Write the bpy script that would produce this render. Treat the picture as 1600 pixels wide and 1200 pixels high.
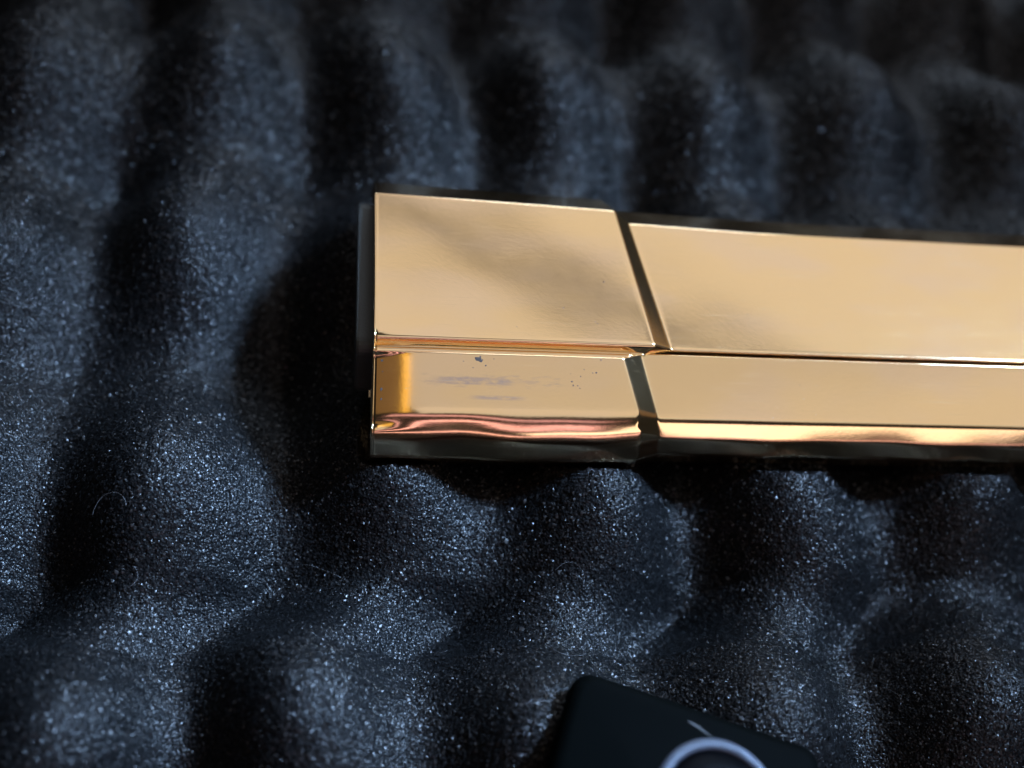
import bpy, bmesh, math, random
import numpy as np
from mathutils import Vector, Matrix

# ------------------------------------------------------------------ scene, camera, light
sc = bpy.context.scene
for o in list(bpy.data.objects):
    bpy.data.objects.remove(o, do_unlink=True)
COL = sc.collection
S = 0.001                                   # everything below is written in millimetres

F = Vector((0.15282779, 0.53553042, -0.83057259)).normalized()
Rt = Vector((0.98785261, -0.05886682, 0.14381206)).normalized()
Up = Rt.cross(F).normalized()
POS = Vector((-26.2775, -91.3090, 147.7769))
cam = bpy.data.cameras.new('camera')
cam.sensor_fit = 'VERTICAL'
cam.angle = math.radians(38)
cam.clip_start = 0.01
cam.clip_end = 20
co = bpy.data.objects.new('camera', cam)
COL.objects.link(co)
M3 = Matrix((Rt, Up, -F)).transposed()
co.matrix_world = Matrix.Translation(POS * S) @ M3.to_4x4()
cam.dof.use_dof = True
cam.dof.focus_distance = (Vector((-4, -12, 9)) - POS).dot(F) * S
cam.dof.aperture_fstop = 7.5
cam.dof.aperture_blades = 0
sc.camera = co

w = bpy.data.worlds.new('World')
sc.world = w
w.use_nodes = True
w.node_tree.nodes['Background'].inputs[0].default_value = (0.9, 0.85, 0.8, 1)
w.node_tree.nodes['Background'].inputs[1].default_value = 0.016

def area(name, loc, target, sx, sy, radiance, color, spread=180, roll=0):
    l = bpy.data.lights.new(name, 'AREA')
    l.shape = 'RECTANGLE'
    l.size, l.size_y = sx, sy
    l.energy = radiance * math.pi * sx * sy
    l.color = color
    l.spread = math.radians(spread)
    o = bpy.data.objects.new(name, l)
    COL.objects.link(o)
    o.location = loc
    d = Vector(target) - Vector(loc)
    o.rotation_euler = (d.to_track_quat('-Z', 'Y').to_matrix() @ Matrix.Rotation(roll, 3, 'Z')).to_euler()
    return o

# added lamp panels standing in for a pale ceiling mirrored in the gold faces
def ceiling(x, y, z, sx, sy, rad, rot, color=(1.0, 0.95, 0.98)):
    o = area('ceiling_stand_in', (x, y, z), (x, y, 0), sx, sy, rad, color)
    o.rotation_euler = (0, 0, math.radians(rot))
    return o
ceiling(0.2922, 0.7452, 0.60, 1.30, 0.58, 0.77, -28)  # gap to the next panel puts a darker diagonal into the top face
ceiling(0.060, 0.312, 0.60, 1.30, 0.33, 0.74, -28)
ceiling(0.310, -0.120, 0.605, 0.90, 0.30, 0.58, 14)
ceiling(0.376, -0.390, 0.605, 0.90, 0.26, 0.72, 14)  # extra panel for the brighter wedge on the slanting face
# cool window daylight from the right; the lamp behind is added to rim-light the foam
area('cool_light', (0.45, 0.13, 0.55), (-0.03, -0.025, 0.0), 0.12, 0.12, 8.2, (0.40, 0.63, 1.0), 18)
area('cool_light', (0.19, 0.68, 0.31), (0.0, 0.05, 0.0), 0.26, 0.22, 10.0, (0.66, 0.80, 1.0))
# added warm lamps, in place of a hand mirrored in the rounded lower edge
area('added_warm_lamp', (-0.02, -0.55, 0.45), (0.0, -0.01, 0.01), 0.42, 0.05, 1.0, (1.0, 0.54, 0.72), 180, -0.16)
area('added_warm_lamp', (-0.03, -0.56, 0.25), (0.0, -0.01, 0.01), 0.38, 0.05, 1.8, (1.0, 0.54, 0.68), 180, 0.14)
area('added_warm_lamp', (0.10, -0.57, 0.08), (0.0, -0.01, 0.01), 0.70, 0.04, 1.6, (1.0, 0.58, 0.68), 180, 0.02)
area('added_warm_lamp', (0.30, -0.54, 0.20), (0.02, -0.01, 0.01), 0.42, 0.08, 2.2, (1.0, 0.82, 0.80), 180, 0.10)
area('added_amber_lamp', (0.44, 0.42, 0.20), (0.02, 0.01, 0.015), 0.34, 0.14, 0.22, (1.0, 0.66, 0.36))  # this and the next are added to put bronze tones into the slanted step
area('added_amber_lamp', (0.58, -0.08, 0.22), (0.02, 0.0, 0.015), 0.16, 0.30, 0.13, (1.0, 0.60, 0.30))
area('added_amber_lamp', (-0.135, -0.30, 0.60), (-0.135, -0.30, 0.0), 0.05, 0.50, 1.3, (1.0, 0.62, 0.12))  # this pair is added to make the amber reflection at the bar's left end
area('added_amber_lamp', (-0.28, -0.30, 0.60), (-0.28, -0.30, 0.0), 0.20, 0.40, 0.17, (1.0, 0.62, 0.30))

sc.view_settings.view_transform = 'Standard'
sc.view_settings.look = 'None'
sc.view_settings.exposure = 0
sc.view_settings.gamma = 1
sc.view_settings.use_curve_mapping = False

# ------------------------------------------------------------------ helpers
def tag(o, label=None, cat=None, group=None, kind=None):
    if label: o['label'] = label
    if cat: o['category'] = cat
    if group: o['group'] = group
    if kind: o['kind'] = kind
    return o

def link(name, me, mat, parent=None, smooth=True):
    o = bpy.data.objects.new(name, me)
    COL.objects.link(o)
    if mat: me.materials.append(mat)
    if smooth:
        me.polygons.foreach_set('use_smooth', [True] * len(me.polygons))
    if parent: o.parent = parent
    return o

def empty(name, loc):
    o = bpy.data.objects.new(name, None)
    o.empty_display_size = 0.005
    COL.objects.link(o)
    o.location = loc
    return o

class N:
    """small node-tree writer"""
    def __init__(self, name):
        self.m = bpy.data.materials.new(name)
        self.m.use_nodes = True
        self.t = self.m.node_tree
        self.b = self.t.nodes['Principled BSDF']
    def n(self, typ, **kw):
        x = self.t.nodes.new(typ)
        for k, v in kw.items():
            if k.startswith('i_'):
                x.inputs[int(k[2:])].default_value = v
            else:
                setattr(x, k, v)
        return x
    def l(self, a, b): self.t.links.new(a, b)
    def math(self, op, a, b=None, clamp=False):
        x = self.n('ShaderNodeMath', operation=op, use_clamp=clamp)
        for i, v in enumerate((a, b)):
            if v is None: continue
            if isinstance(v, (int, float)): x.inputs[i].default_value = v
            else: self.l(v, x.inputs[i])
        return x.outputs[0]
    def ramp(self, v, a, b):
        x = self.n('ShaderNodeMapRange', clamp=True)
        x.interpolation_type = 'SMOOTHSTEP'
        self.l(v, x.inputs[0]); x.inputs[1].default_value = a; x.inputs[2].default_value = b
        return x.outputs[0]
    def noise(self, vec, scale, detail=3, rough=0.5):
        x = self.n('ShaderNodeTexNoise')
        x.inputs['Scale'].default_value = scale; x.inputs['Detail'].default_value = detail
        x.inputs['Roughness'].default_value = rough
        self.l(vec, x.inputs['Vector'])
        return x
    def mapping(self, vec, scale=(1, 1, 1), loc=(0, 0, 0), rot=(0, 0, 0)):
        x = self.n('ShaderNodeMapping')
        x.inputs['Scale'].default_value = scale; x.inputs['Location'].default_value = loc
        x.inputs['Rotation'].default_value = rot
        self.l(vec, x.inputs['Vector'])
        return x.outputs[0]
    def mix(self, f, a, b):
        x = self.n('ShaderNodeMix', data_type='RGBA')
        self.l(f, x.inputs[0])
        for i, v in ((6, a), (7, b)):
            if isinstance(v, tuple): x.inputs[i].default_value = v
            else: self.l(v, x.inputs[i])
        return x.outputs[2]

# ------------------------------------------------------------------ materials
def gold_material():
    k = N('polished_gold')
    b = k.b
    b.inputs['Metallic'].default_value = 1
    tc = k.n('ShaderNodeTexCoord').outputs['Object']
    mm = k.mapping(tc, (1000, 1000, 1000))          # millimetres
    sep = k.n('ShaderNodeSeparateXYZ'); k.l(mm, sep.inputs[0])
    X, Y = sep.outputs[0], sep.outputs[1]
    tone = k.noise(k.mapping(mm, (0.05, 0.12, 0.12)), 1.0, 2).outputs[0]
    base = k.mix(k.ramp(tone, 0.35, 0.68), (0.95, 0.685, 0.36, 1), (0.92, 0.68, 0.41, 1))
    # rubbed grey-blue smears on the slanting face
    def smear(x0, x1, y0, y1, seed, thr):
        mx = k.math('MULTIPLY', k.ramp(X, x0, x0 + 3), k.ramp(X, x1, x1 - 3))
        my = k.math('MULTIPLY', k.ramp(Y, y0, y0 + .35), k.ramp(Y, y1, y1 - .35))
        nz = k.noise(k.mapping(mm, (0.42, 1.5, 1), (seed, seed, 0)), 1.0, 4, .6).outputs[0]
        return k.math('MULTIPLY', k.math('MULTIPLY', mx, my), k.ramp(nz, thr, thr + .3))
    s1 = smear(-14, -0.5, -5.6, -4.3, 3.1, .30)
    s2 = smear(-8.5, 1.0, -7.4, -6.6, 9.4, .25)
    s3 = smear(-17, 9, -6.0, -3.9, 6.0, .46)
    s = k.math('ADD', k.math('MULTIPLY', k.math('ADD', s1, s2, True), 0.75), k.math('MULTIPLY', s3, 0.4), True)
    base = k.mix(s, base, (0.50, 0.41, 0.36, 1))
    k.l(base, b.inputs['Base Color'])
    hair = k.noise(k.mapping(mm, (0.25, 9, 9)), 1.0, 3).outputs[0]
    cloud = k.noise(k.mapping(mm, (0.3, 0.3, 0.3), (4, 2, 0)), 1.0, 3).outputs[0]
    r = k.math('ADD', k.math('MULTIPLY', hair, 0.05), k.math('MULTIPLY', cloud, 0.04))
    r = k.math('ADD', r, 0.085)
    sc1 = k.noise(k.mapping(mm, (0.06, 5.0, 1), (1, 7, 0), (0, 0, .35)), 1.0, 2).outputs[0]
    sc2 = k.noise(k.mapping(mm, (0.09, 6.5, 1), (5, 2, 0), (0, 0, -.2)), 1.0, 2).outputs[0]
    scr = k.math('ADD', k.ramp(sc1, .70, .73), k.ramp(sc2, .71, .74), True)
    r = k.math('ADD', r, k.math('MULTIPLY', scr, 0.10))
    r = k.math('ADD', r, k.math('MULTIPLY', s, 0.12))
    k.l(r, b.inputs['Roughness'])
    orange = k.noise(mm, 1.9, 3, .55).outputs[0]
    h = k.math('ADD', k.math('MULTIPLY', orange, 0.6), k.math('MULTIPLY', hair, 0.15))
    bp = k.n('ShaderNodeBump'); bp.inputs['Strength'].default_value = 0.018
    bp.inputs['Distance'].default_value = 0.0004
    k.l(h, bp.inputs['Height']); k.l(bp.outputs[0], b.inputs['Normal'])
    return k.m

def foam_material():
    k = N('black_foam')
    b = k.b
    tc = k.n('ShaderNodeTexCoord').outputs['Object']
    mm = k.mapping(tc, (1000, 1000, 1000))
    nz = k.noise(mm, 1.7, 3, .6).outputs[0]
    k.l(k.mix(k.ramp(nz, .35, .7), (0.002, 0.0022, 0.0025, 1), (0.007, 0.0075, 0.008, 1)), b.inputs['Base Color'])
    b.inputs['Roughness'].default_value = 0.36
    b.inputs['Specular IOR Level'].default_value = 0.12
    v = k.n('ShaderNodeTexVoronoi'); v.inputs['Scale'].default_value = 2.3
    k.l(mm, v.inputs['Vector'])
    bp = k.n('ShaderNodeBump'); bp.inputs['Strength'].default_value = 0.5
    bp.inputs['Distance'].default_value = 0.00035
    k.l(v.outputs['Distance'], bp.inputs['Height']); k.l(bp.outputs[0], b.inputs['Normal'])
    return k.m

def simple(name, col, rough, metal=0, bump=0, scale=3, spec=0.5):
    k = N(name)
    k.b.inputs['Metallic'].default_value = metal
    k.b.inputs['Specular IOR Level'].default_value = spec
    tc = k.n('ShaderNodeTexCoord').outputs['Object']
    mm = k.mapping(tc, (1000, 1000, 1000))
    nz = k.noise(mm, scale, 4, .6).outputs[0]
    c2 = tuple(c * 1.6 for c in col) + (1,)
    k.l(k.mix(nz, tuple(c * .7 for c in col) + (1,), c2), k.b.inputs['Base Color'])
    k.l(k.math('ADD', k.math('MULTIPLY', nz, .16), rough - .08), k.b.inputs['Roughness'])
    if bump:
        bp = k.n('ShaderNodeBump'); bp.inputs['Strength'].default_value = bump
        bp.inputs['Distance'].default_value = 0.0002
        k.l(nz, bp.inputs['Height']); k.l(bp.outputs[0], k.b.inputs['Normal'])
    return k.m

GOLD = gold_material()
FOAM = foam_material()
CELL = simple('foam_cell', (0.006, 0.0064, 0.007), 0.38, spec=0.4)
STEEL = simple('dark_end_metal', (0.03, 0.034, 0.032), 0.55, metal=0.3, bump=.2)
PIT = simple('dark_pit', (0.035, 0.022, 0.015), 0.6)
DUST = simple('pale_dust', (0.55, 0.48, 0.38), 0.8)
PLASTIC = simple('matt_black_plastic', (0.0004, 0.0008, 0.0008), 0.65, spec=0.02)
RING = simple('blue_grey_metal', (0.035, 0.042, 0.058), 0.5, metal=0.3, bump=.3)
GLASS = simple('black_glass', (0.001, 0.001, 0.0014), 0.5, spec=0.05)

# ------------------------------------------------------------------ egg-crate foam
rng = np.random.default_rng(7)
AMP = 9.0
def foam_z(x, y):
    """egg-crate profile: domes about 4 mm above the bar's underside"""
    wx = 1.0 * np.sin(y * .061 + 1.0) + 1.2 * np.sin(x * .043 + y * .09)
    wy = 1.6 * np.sin(x * .052 + .4) + 1.4 * np.sin(x * .11 - y * .05)
    xs = x + wx + 11 * np.clip((-y - 26) / 12, 0, 1)         # the front row is set off to one side
    cx = np.cos(2 * np.pi * (xs + 19.5) / 32.0)
    xs = xs + .05 * (y + 12)
    yy = y + wy + 12.5
    cy = np.cos(2 * np.pi * yy / np.where(yy > 0, 44.0, 36.0))
    q = .55 * (2 + cx + cy) / 4 + .45 * (1 + cx) * (1 + cy) / 4
    q = np.clip(q, 0, 1)
    amp = AMP * (1 + .16 * np.sin(x * .131 + 1.3) * np.sin(y * .097 + .5))
    z = 2 * amp * (q ** .62 - 1) + 4.0
    # pressed down under the bar and under the black housing, springing up again beside them
    ox = np.maximum(-21.7 - x, 0)
    oy = np.maximum(np.maximum(-10.5 - y, y - 31.5), 0)
    z = np.minimum(z, -0.5 + 1.6 * np.hypot(ox, oy))
    c, s_ = math.cos(math.radians(20)), math.sin(math.radians(20))
    hx, hy = x - 16.2, y + 65.3
    lx, ly = hx * c - hy * s_, hx * s_ + hy * c
    d = np.hypot(np.maximum(np.abs(lx) - 14.2, 0), np.maximum(np.abs(ly) - 13.2, 0))
    return np.minimum(z, -0.6 + 2.0 * d)

def foam_sheet():
    xs = np.arange(-125, 165, 0.38)
    ys = np.arange(-90, 165, 0.38)
    X, Y = np.meshgrid(xs, ys)
    Z = foam_z(X, Y)
    g = rng.normal(0, 1, X.shape)
    Z = Z + 0.12 * g
    X = X + rng.uniform(-.12, .12, X.shape); Y = Y + rng.uniform(-.12, .12, X.shape)
    nx, ny = len(xs), len(ys)
    V = np.stack([X, Y, Z], -1).reshape(-1, 3) * S
    i = np.arange(nx * ny).reshape(ny, nx)
    Q = np.stack([i[:-1, :-1], i[:-1, 1:], i[1:, 1:], i[1:, :-1]], -1).reshape(-1, 4)
    # skirt and underside so that the sheet has thickness
    border = np.concatenate([i[0, :], i[1:, -1], i[-1, -2::-1], i[-2:0:-1, 0]])
    Vb = V[border].copy(); Vb[:, 2] = -20 * S
    nb = len(border); o = len(V)
    j = np.arange(nb); j2 = (j + 1) % nb
    Qs = np.stack([border[j2], border[j], o + j, o + j2], -1)
    V = np.concatenate([V, Vb]); Q = np.concatenate([Q, Qs])
    me = bpy.data.meshes.new('egg_crate_foam')
    me.vertices.add(len(V)); me.vertices.foreach_set('co', V.ravel())
    me.loops.add(Q.size); me.loops.foreach_set('vertex_index', Q.ravel().astype(np.int32))
    me.polygons.add(len(Q))
    me.polygons.foreach_set('loop_start', np.arange(0, Q.size, 4, dtype=np.int32))
    me.update(calc_edges=True)
    return me

foam = link('egg_crate_foam', foam_sheet(), FOAM)
tag(foam, kind='structure')

def foam_cells(n):
    """tiny shiny cell walls standing on the foam skin"""
    y = rng.uniform(-64, 135, n)
    x = 3 + rng.uniform(-1, 1, n) * (78 + .36 * (y + 57))
    z = foam_z(x, y)
    e = .05
    nrm = np.stack([-(foam_z(x + e, y) - z) / e, -(foam_z(x, y + e) - z) / e, np.ones(n)], -1)
    nrm += rng.normal(0, .42, (n, 3)); nrm /= np.linalg.norm(nrm, axis=1)[:, None]
    t = np.cross(nrm, rng.normal(0, 1, (n, 3))); t /= np.linalg.norm(t, axis=1)[:, None]
    b = np.cross(nrm, t)
    a = (rng.uniform(.11, .24, n) * np.exp(rng.normal(0, .25, n)) * np.where(y > 38, 1.5, 1.0))[:, None]
    c = a * rng.uniform(.5, 1.3, (n, 1))
    p = np.stack([x, y, z + .12], -1)
    bow = nrm * a * .35
    V = np.stack([p - t * a, p - b * c * .8 + bow * .4, p + t * a, p + b * c * .8 + bow * .4, p + bow], 1).reshape(-1, 3) * S
    k = np.arange(n)[:, None] * 5
    T = np.concatenate([k + np.array([[0, 1, 4]]), k + np.array([[1, 2, 4]]), k + np.array([[2, 3, 4]]), k + np.array([[3, 0, 4]])])
    me = bpy.data.meshes.new('foam_cells')
    me.vertices.add(len(V)); me.vertices.foreach_set('co', V.ravel())
    me.loops.add(T.size); me.loops.foreach_set('vertex_index', T.ravel().astype(np.int32))
    me.polygons.add(len(T))
    me.polygons.foreach_set('loop_start', np.arange(0, T.size, 3, dtype=np.int32))
    me.update(calc_edges=True)
    return me

cells = link('foam_cells', foam_cells(300000), CELL, foam)
tag(cells, kind='stuff')

def lint_fibres(n):
    """short curled threads caught on the foam"""
    rg = random.Random(21)
    bm = bmesh.new()
    for q in range(n):
        x, y = rg.uniform(-60, 70), rg.choice((rg.uniform(-50, -15), rg.uniform(42, 100)))
        a, cv, L = rg.uniform(0, 6.28), rg.uniform(-.5, .5), rg.uniform(.25, .7)
        prev = None
        for k in range(12):
            a += cv * .5 + rg.uniform(-.1, .1)
            x += math.cos(a) * L; y += math.sin(a) * L
            z = float(foam_z(np.array(x), np.array(y))) + .28 + .12 * math.sin(k * .8)
            t = Vector((-math.sin(a), math.cos(a), 0)) * .028
            c = Vector((x, y, z))
            ring = [bm.verts.new((c + t) * S), bm.verts.new((c - t) * S), bm.verts.new((c + Vector((0, 0, .045))) * S)]
            if prev:
                for i in range(3):
                    bm.faces.new((prev[i], prev[(i + 1) % 3], ring[(i + 1) % 3], ring[i]))
            prev = ring
    me = bpy.data.meshes.new('lint'); bm.to_mesh(me); bm.free()
    return me
tag(link('lint', lint_fibres(26), simple('grey_lint', (0.10, 0.10, 0.105), 0.7), foam), kind='stuff')

# ------------------------------------------------------------------ gold bar
def fillet(pts, seg=9):
    """pts: (y, z, radius, step_x, step_width) -> dense profile (closed)"""
    out = []
    n = len(pts)
    for i, p in enumerate(pts):
        a, c = pts[i - 1], pts[(i + 1) % n]
        P = Vector(p[:2]); A = Vector(a[:2]) - P; C = Vector(c[:2]) - P
        la, lc = A.length, C.length
        A.normalize(); C.normalize()
        ang = A.angle(C)
        r = p[2]
        d = min(r / math.tan(ang / 2), la * .46, lc * .46)
        r = d * math.tan(ang / 2)
        s, e = P + A * d, P + C * d
        cen = P + (A + C).normalized() * (r / math.sin(ang / 2))
        va, ve = s - cen, e - cen
        th = va.angle(ve)
        for q in range(seg):
            t = q / (seg - 1)
            v = (va * math.sin((1 - t) * th) + ve * math.sin(t * th)) / math.sin(th) if th > 1e-4 else va
            out.append((cen.x + v.x, cen.y + v.y, p[3], p[4]))
    return out

YT = 27.0
#        y          z     r    step  width
PA = [(YT + 5.0, -1.2,  1.5, 15.5, 3.0),
      (YT + 6.6, 12.4,  1.5, 15.5, 3.0),
      (YT,       17.0,  0.45, 16.1, 3.1),
      (0.45,     17.0,  0.50, 19.2, 3.7),
      (0.10,     15.15, 0.30, 18.1, 3.5),
      (-0.45,    15.55, 0.28, 15.9, 3.6),
      (-0.95,    15.15, 0.20, 14.9, 3.8),
      (-1.35,    16.35, 0.28, 14.5, 3.8),
      (-9.30,    11.95, 7.0, 16.7, 4.3),
      (-11.6,     9.3,  7.0, 17.3, 4.4),
      (-12.7,     4.9,  2.5, 17.7, 4.4),
      (-10.3,    -0.8,  1.8, 17.7, 4.4)]
PB = [(YT + 3.4, -1.0,  1.5),
      (YT + 5.2, 11.6,  1.5),
      (YT - 1.2, 15.5,  0.45),
      (0.80,     15.5,  0.30),
      (0.64,     11.0,  0.1),
      (0.58,     10.9,  0.1),
      (0.52,     11.0,  0.1),
      (0.34,     15.2,  0.22),
      (-8.40,    10.5,  2.6),
      (-10.3,     8.1,  2.6),
      (-11.2,     4.8,  2.2),
      (-9.6,     -0.6,  1.8)]
prA = np.array(fillet(PA)); prB = np.array(fillet([p + (0, 0) for p in PB]))
# insert points on the long flats so that they can carry a gentle wave
def densify(a, b):
    oa, ob = [], []
    n = len(a)
    for i in range(n):
        j = (i + 1) % n
        L = np.hypot(*(a[j, :2] - a[i, :2]))
        m = max(1, int(L / 0.5))
        for q in range(m):
            t = q / m
            oa.append(a[i] * (1 - t) + a[j] * t); ob.append(b[i] * (1 - t) + b[j] * t)
    return np.array(oa), np.array(ob)
prA, prB = densify(prA, prB)
X0, XE = -21.75, 150.0

def sm(t):
    t = np.clip(t, 0, 1); return t * t * (3 - 2 * t)

def bar_mesh():
    ring = []
    cen = np.array([8.0, 8.0])
    def prof(blend, inset=0.0):
        p = prA[:, :2] * (1 - blend) + prB[:, :2] * blend
        if inset:
            d = p - cen; L = np.linalg.norm(d, axis=1)[:, None]
            p = p - d / L * inset
        return p
    st, wd = prA[:, 2], prA[:, 3]
    # left end: small rounded arris
    for a in np.linspace(0, math.pi / 2, 6):
        ring.append((np.full(len(st), X0 + .35 * (1 - math.sin(a))), prof(0, .35 * (1 - math.cos(a)))))
    for t in np.concatenate([np.linspace(.004, .22, 40), np.linspace(.235, .985, 60)]):
        ring.append((X0 + .35 + (st - .15 - X0 - .35) * t, prof(0)))
    # the slanted shoulder, both arrises eased
    for t in np.linspace(0, 1, 25):
        e = .18
        if t < e: bl = t * t / (2 * e * (1 - e))
        elif t > 1 - e: bl = 1 - (1 - t) ** 2 / (2 * e * (1 - e))
        else: bl = (t - e / 2) / (1 - e)
        ring.append((st + wd * t, prof(bl)))
    for t in np.concatenate([np.linspace(.004, .1, 6), np.linspace(.13, 1, 60)]):
        ring.append((st + wd + (XE - st - wd) * t, prof(1)))
    V = []
    for k, (x, p) in enumerate(ring):
        y, z = p[:, 0].copy(), p[:, 1].copy()
        top = (z > 10)
        # the far arris runs slightly out of parallel
        far = sm((y - 4) / 22)
        y = y + far * (-0.030 * (x - 0.0)).clip(-1.2, 1.3)
        # hollow shaped at the muzzle end of the slanting face to mirror the amber lamps
        d = np.clip((X0 + 8.5 - x) / 8.5, 0, 1)
        onlow = sm((-y - 1.2) / .5) * sm((y + 11.2) / 1.6) * top
        z = z - onlow * (1.3 * d * d)
        oncor = sm((2.0 - y) / 2.0) * (y > -.2) * top
        z = z - oncor * 0.30 * d ** 2
        # the roll along the lower edge is twisted to make its mirrored streaks waver
        roll = sm((-y - 8.6) / 3.5) * (z > 4)
        y = y - roll * (.16 * np.sin(x * .19 + .8) + .07 * np.sin(x * .47 + 2.0))
        # polishing waves
        z = z + top * (.012 * np.sin(x * .31 + y * .25) + .009 * np.sin(x * .17 - y * .41 + 1))
        V.append(np.stack([x, y, z], -1))
    n = len(st); m = len(V)
    V = np.concatenate(V) * S
    i = np.arange(n * m).reshape(m, n)
    a = i[:-1]; b = i[1:]
    Q = np.stack([a, np.roll(a, -1, 1), np.roll(b, -1, 1), b], -1).reshape(-1, 4)
    me = bpy.data.meshes.new('gold_body')
    faces = [tuple(q) for q in Q.tolist()] + [tuple(i[0][::-1].tolist()), tuple(i[-1].tolist())]
    me.from_pydata(V.tolist(), [], faces)
    bm = bmesh.new(); bm.from_mesh(me)
    bmesh.ops.recalc_face_normals(bm, faces=bm.faces[:])
    bm.to_mesh(me); bm.free()
    return me

bar = empty('gold_bar', (0, 0, 0))
tag(bar, 'polished gold metal bar with a grooved stepped block end lying on black foam', 'metal bar')
body = link('gold_body', bar_mesh(), GOLD, bar)

def slab(name, loop, x0, x1, r, mat, parent):
    """rounded plate: (y, z) outline extruded along X"""
    bm = bmesh.new()
    c = np.mean(loop, 0)
    rings = []
    for x, ins in ((x1, 0), (x0 + r, 0), (x0 + r * .3, r * .3), (x0, r)):
        ring = []
        for p in loop:
            d = np.array(p) - c; L = np.linalg.norm(d)
            q = c + d * (1 - ins / L)
            ring.append(bm.verts.new((x * S, q[0] * S, q[1] * S)))
        rings.append(ring)
    n = len(loop)
    for A, B in zip(rings[:-1], rings[1:]):
        for k in range(n):
            bm.faces.new((A[k], A[(k + 1) % n], B[(k + 1) % n], B[k]))
    bm.faces.new(rings[-1]); bm.faces.new(rings[0][::-1])
    bmesh.ops.recalc_face_normals(bm, faces=bm.faces[:])
    me = bpy.data.meshes.new(name); bm.to_mesh(me); bm.free()
    o = link(name, me, mat, parent, smooth=False)
    return o

lp = [(p[0], p[1]) for p in fillet([(28.5, 3.0, 2, 0, 0), (28.5, 14.6, 2, 0, 0), (0.5, 14.0, 2, 0, 0), (-1.0, 3.0, 2, 0, 0)], 6)]
plate = slab('end_plate', lp, X0 - 2.4, X0 + .6, .5, STEEL, bar)
tag(plate, 'dark grey plate closing the end of the gold block')

def specks(name, pts, mat, parent, seed):
    """small irregular flattened grains; pts = (x, y, z, radius)"""
    rg = random.Random(seed)
    bm = bmesh.new()
    for (x, y, z, r) in pts:
        k = rg.choice((6, 7, 8))
        a0 = rg.random() * 6
        el = rg.uniform(.6, 1.5)
        ringv = []
        for q in range(k):
            a = a0 + q * 2 * math.pi / k
            rr = r * rg.uniform(.65, 1.2)
            ringv.append(bm.verts.new(((x + rr * el * math.cos(a)) * S, (y + rr * math.sin(a) * .9) * S, (z + rr * math.sin(a) * slope(y) - .02) * S)))
        top = bm.verts.new((x * S, y * S, (z + .035) * S))
        for q in range(k):
            bm.faces.new((ringv[q], ringv[(q + 1) % k], top))
    me = bpy.data.meshes.new(name); bm.to_mesh(me); bm.free()
    return tag(link(name, me, mat, parent), kind='stuff')

def slope(y):
    return 0 if y > 0 else (.575 if y > -9 else 1.2)
def surf_z(y):
    if y > 0: return 17.0
    if y > -8.6: return 16.35 - (-1.35 - y) * .553
    return 12.33 - (-8.6 - y) * 1.25
pit_xy = [(-5.2, -2.9, .16), (-5.5, -3.2, .26), (-5.1, -3.35, .2), (-4.4, -3.9, .1), (-6.2, -4.2, .08), (-7.6, -3.4, .07),
          (-3.2, -3.0, .06), (-9.0, -3.1, .05), (-8.0, -2.6, .05), (10.1, -4.0, .13), (9.6, -4.9, .11), (11.9, -4.4, .1),
          (11.4, -4.4, .08), (8.3, -5.6, .13), (8.5, -6.1, .11), (9.2, -6.1, .1), (9.5, -6.4, .08), (8.1, -4.6, .06),
          (12.6, -2.7, .09), (2.0, 1.6, .06), (14.2, 12.0, .1), (12.2, 4.4, .1), (12.5, 4.1, .08), (7.6, 6.8, .08), (0.3, 3.0, .07),
          (-20.3, -3.2, .14), (-20.2, -4.6, .1), (-20.3, -6.8, .16), (-20.3, -8.0, .13), (31, -5.0, .1), (37, 8, .09), (44, -4.2, .12), (52, 15, .1)]
pit_xy = [(x - (1.2 if x > -15 else 0), y + (.9 if y < 0 else 0), r_) for x, y, r_ in pit_xy]
specks('pits', [(x, y, surf_z(y) - (0 if -15 < x < 20 else (1.5 if y > 0 else 2.05) if x > 20 else 0.9), r * 1.7) for x, y, r in pit_xy], PIT, bar, 3)
rg = random.Random(11)
dust = []
for q in range(26):
    y = rg.uniform(-11.2, -9.4); dust.append((rg.uniform(-21, 8), y, surf_z(y), rg.uniform(.04, .09)))
for q in range(14):
    y = rg.uniform(-8.5, 24)
    if -2.2 < y < .4: continue
    dust.append((rg.uniform(-20, 14), y, surf_z(y), rg.uniform(.03, .06)))
for q in range(34):
    y = rg.choice((rg.uniform(2, 24), rg.uniform(-8, -2)))
    dust.append((rg.uniform(24, 85), y, (15.5 if y > 0 else 15.2 - (.34 - y) * .538), rg.uniform(.03, .08)))
specks('dust', dust, DUST, bar, 5)

# ------------------------------------------------------------------ black housing with metal ring
def rounded_loop(hx, hy, r, seg=10):
    out = []
    for cx, cy, a0 in ((hx - r, hy - r, 0), (-hx + r, hy - r, 90), (-hx + r, -hy + r, 180), (hx - r, -hy + r, 270)):
        for q in range(seg):
            a = math.radians(a0 + 90 * q / (seg - 1))
            out.append((cx + r * math.cos(a), cy + r * math.sin(a)))
    return out

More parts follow.
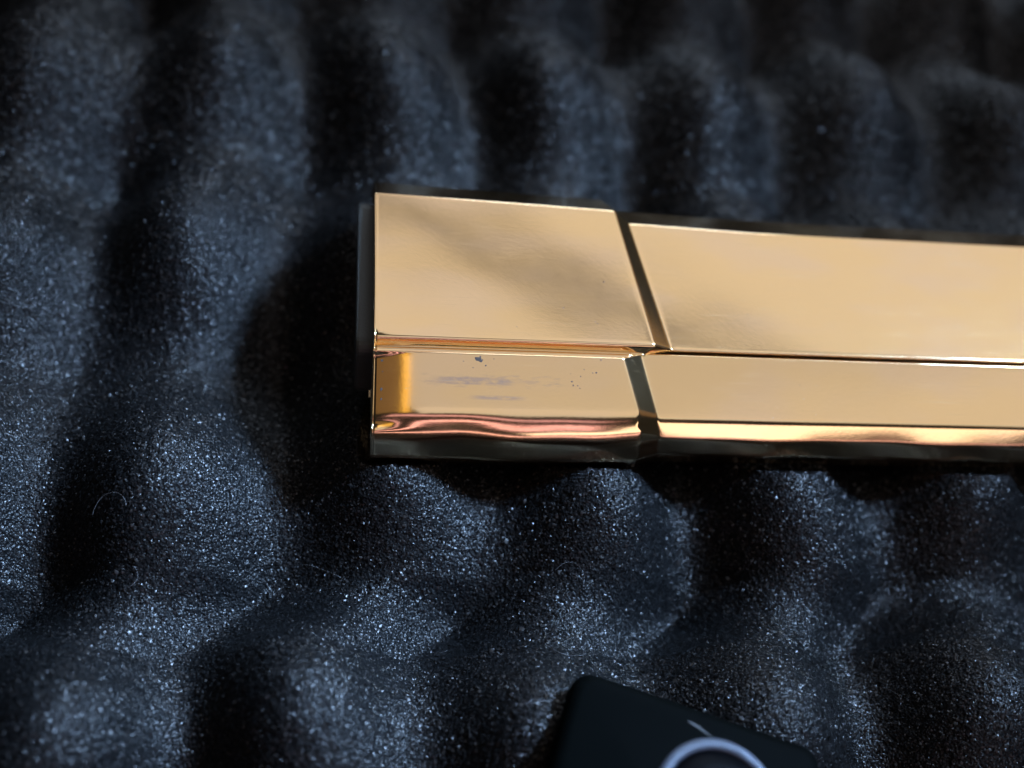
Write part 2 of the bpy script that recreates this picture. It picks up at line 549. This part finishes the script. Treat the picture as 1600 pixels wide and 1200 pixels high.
hous = empty('black_housing', (0, 0, 0))
tag(hous, 'matt black rounded housing with a blue-grey metal ring, resting on the foam', 'housing')
hous.location = (16.2 * S, -65.3 * S, -1.0 * S)
hous.rotation_euler = (0, 0, math.radians(-20))
def lathe_loop(name, levels, mat, parent, loc=(0, 0, 0)):
    bm = bmesh.new()
    rings = [[bm.verts.new(((p[0] + loc[0]) * S, (p[1] + loc[1]) * S, (z + loc[2]) * S)) for p in loop] for loop, z in levels]
    n = len(rings[0])
    for A, B in zip(rings[:-1], rings[1:]):
        for k in range(n):
            bm.faces.new((A[k], A[(k + 1) % n], B[(k + 1) % n], B[k]))
    bm.faces.new(rings[0][::-1]); bm.faces.new(rings[-1])
    bmesh.ops.recalc_face_normals(bm, faces=bm.faces[:])
    me = bpy.data.meshes.new(name); bm.to_mesh(me); bm.free()
    return link(name, me, mat, parent)
lathe_loop('shell', [(rounded_loop(16, 15, 3), 0), (rounded_loop(17, 16, 3), 1.2), (rounded_loop(17, 16, 3), 7),
                     (rounded_loop(16.6, 15.6, 3), 7.9), (rounded_loop(15.6, 14.6, 2.6), 8.4)], PLASTIC, hous)
def ring_mesh(name, r0, r1, z0, h, mat, parent, loc):
    bm = bmesh.new()
    prof = [(r1, z0), (r1, z0 + h * .6), (r1 - .35, z0 + h), (r0 + .35, z0 + h), (r0, z0 + h * .6), (r0, z0)]
    K = 72
    rings = [[bm.verts.new(((loc[0] + r * math.cos(2 * math.pi * k / K)) * S, (loc[1] + r * math.sin(2 * math.pi * k / K)) * S, z * S)) for r, z in prof] for k in range(K)]
    for k in range(K):
        A, B = rings[k], rings[(k + 1) % K]
        for q in range(len(prof)):
            bm.faces.new((A[q], A[(q + 1) % len(prof)], B[(q + 1) % len(prof)], B[q]))
    bmesh.ops.recalc_face_normals(bm, faces=bm.faces[:])
    me = bpy.data.meshes.new(name); bm.to_mesh(me); bm.free()
    return link(name, me, mat, parent)
RL = (4.3, 4.5)
ring = ring_mesh('metal_ring', 6.7, 8.3, 8.2, 0.8, RING, hous, RL)
tag(ring, 'blue-grey metal ring set in the black housing')
circ = [(6.75 * math.cos(2 * math.pi * k / 48), 6.75 * math.sin(2 * math.pi * k / 48)) for k in range(48)]
lathe_loop('glass', [(circ, 8.0), ([(p[0] * .99, p[1] * .99) for p in circ], 8.6), ([(p[0] * .6, p[1] * .6) for p in circ], 8.8)], GLASS, hous, (RL[0], RL[1], 0))

# a pale raised dash on the top of the housing
bm = bmesh.new()
A = [(-1.4, 13.6, .08), (-.7, 13.5, .16), (0.2, 13.3, .2), (1.2, 12.9, .16), (2.0, 12.7, .06)]
lo = [bm.verts.new((x * S, (y - h) * S, 8.42 * S)) for x, y, h in A]
mid = [bm.verts.new((x * S, y * S, 8.52 * S)) for x, y, h in A]
hi = [bm.verts.new((x * S, (y + h) * S, 8.42 * S)) for x, y, h in A]
for k in range(4):
    bm.faces.new((lo[k], lo[k + 1], mid[k + 1], mid[k]))
    bm.faces.new((mid[k], mid[k + 1], hi[k + 1], hi[k]))
me = bpy.data.meshes.new('pale_dash'); bm.to_mesh(me); bm.free()
link('pale_dash', me, simple('pale_dash_grey', (0.03, 0.034, 0.036), 0.7), hous)
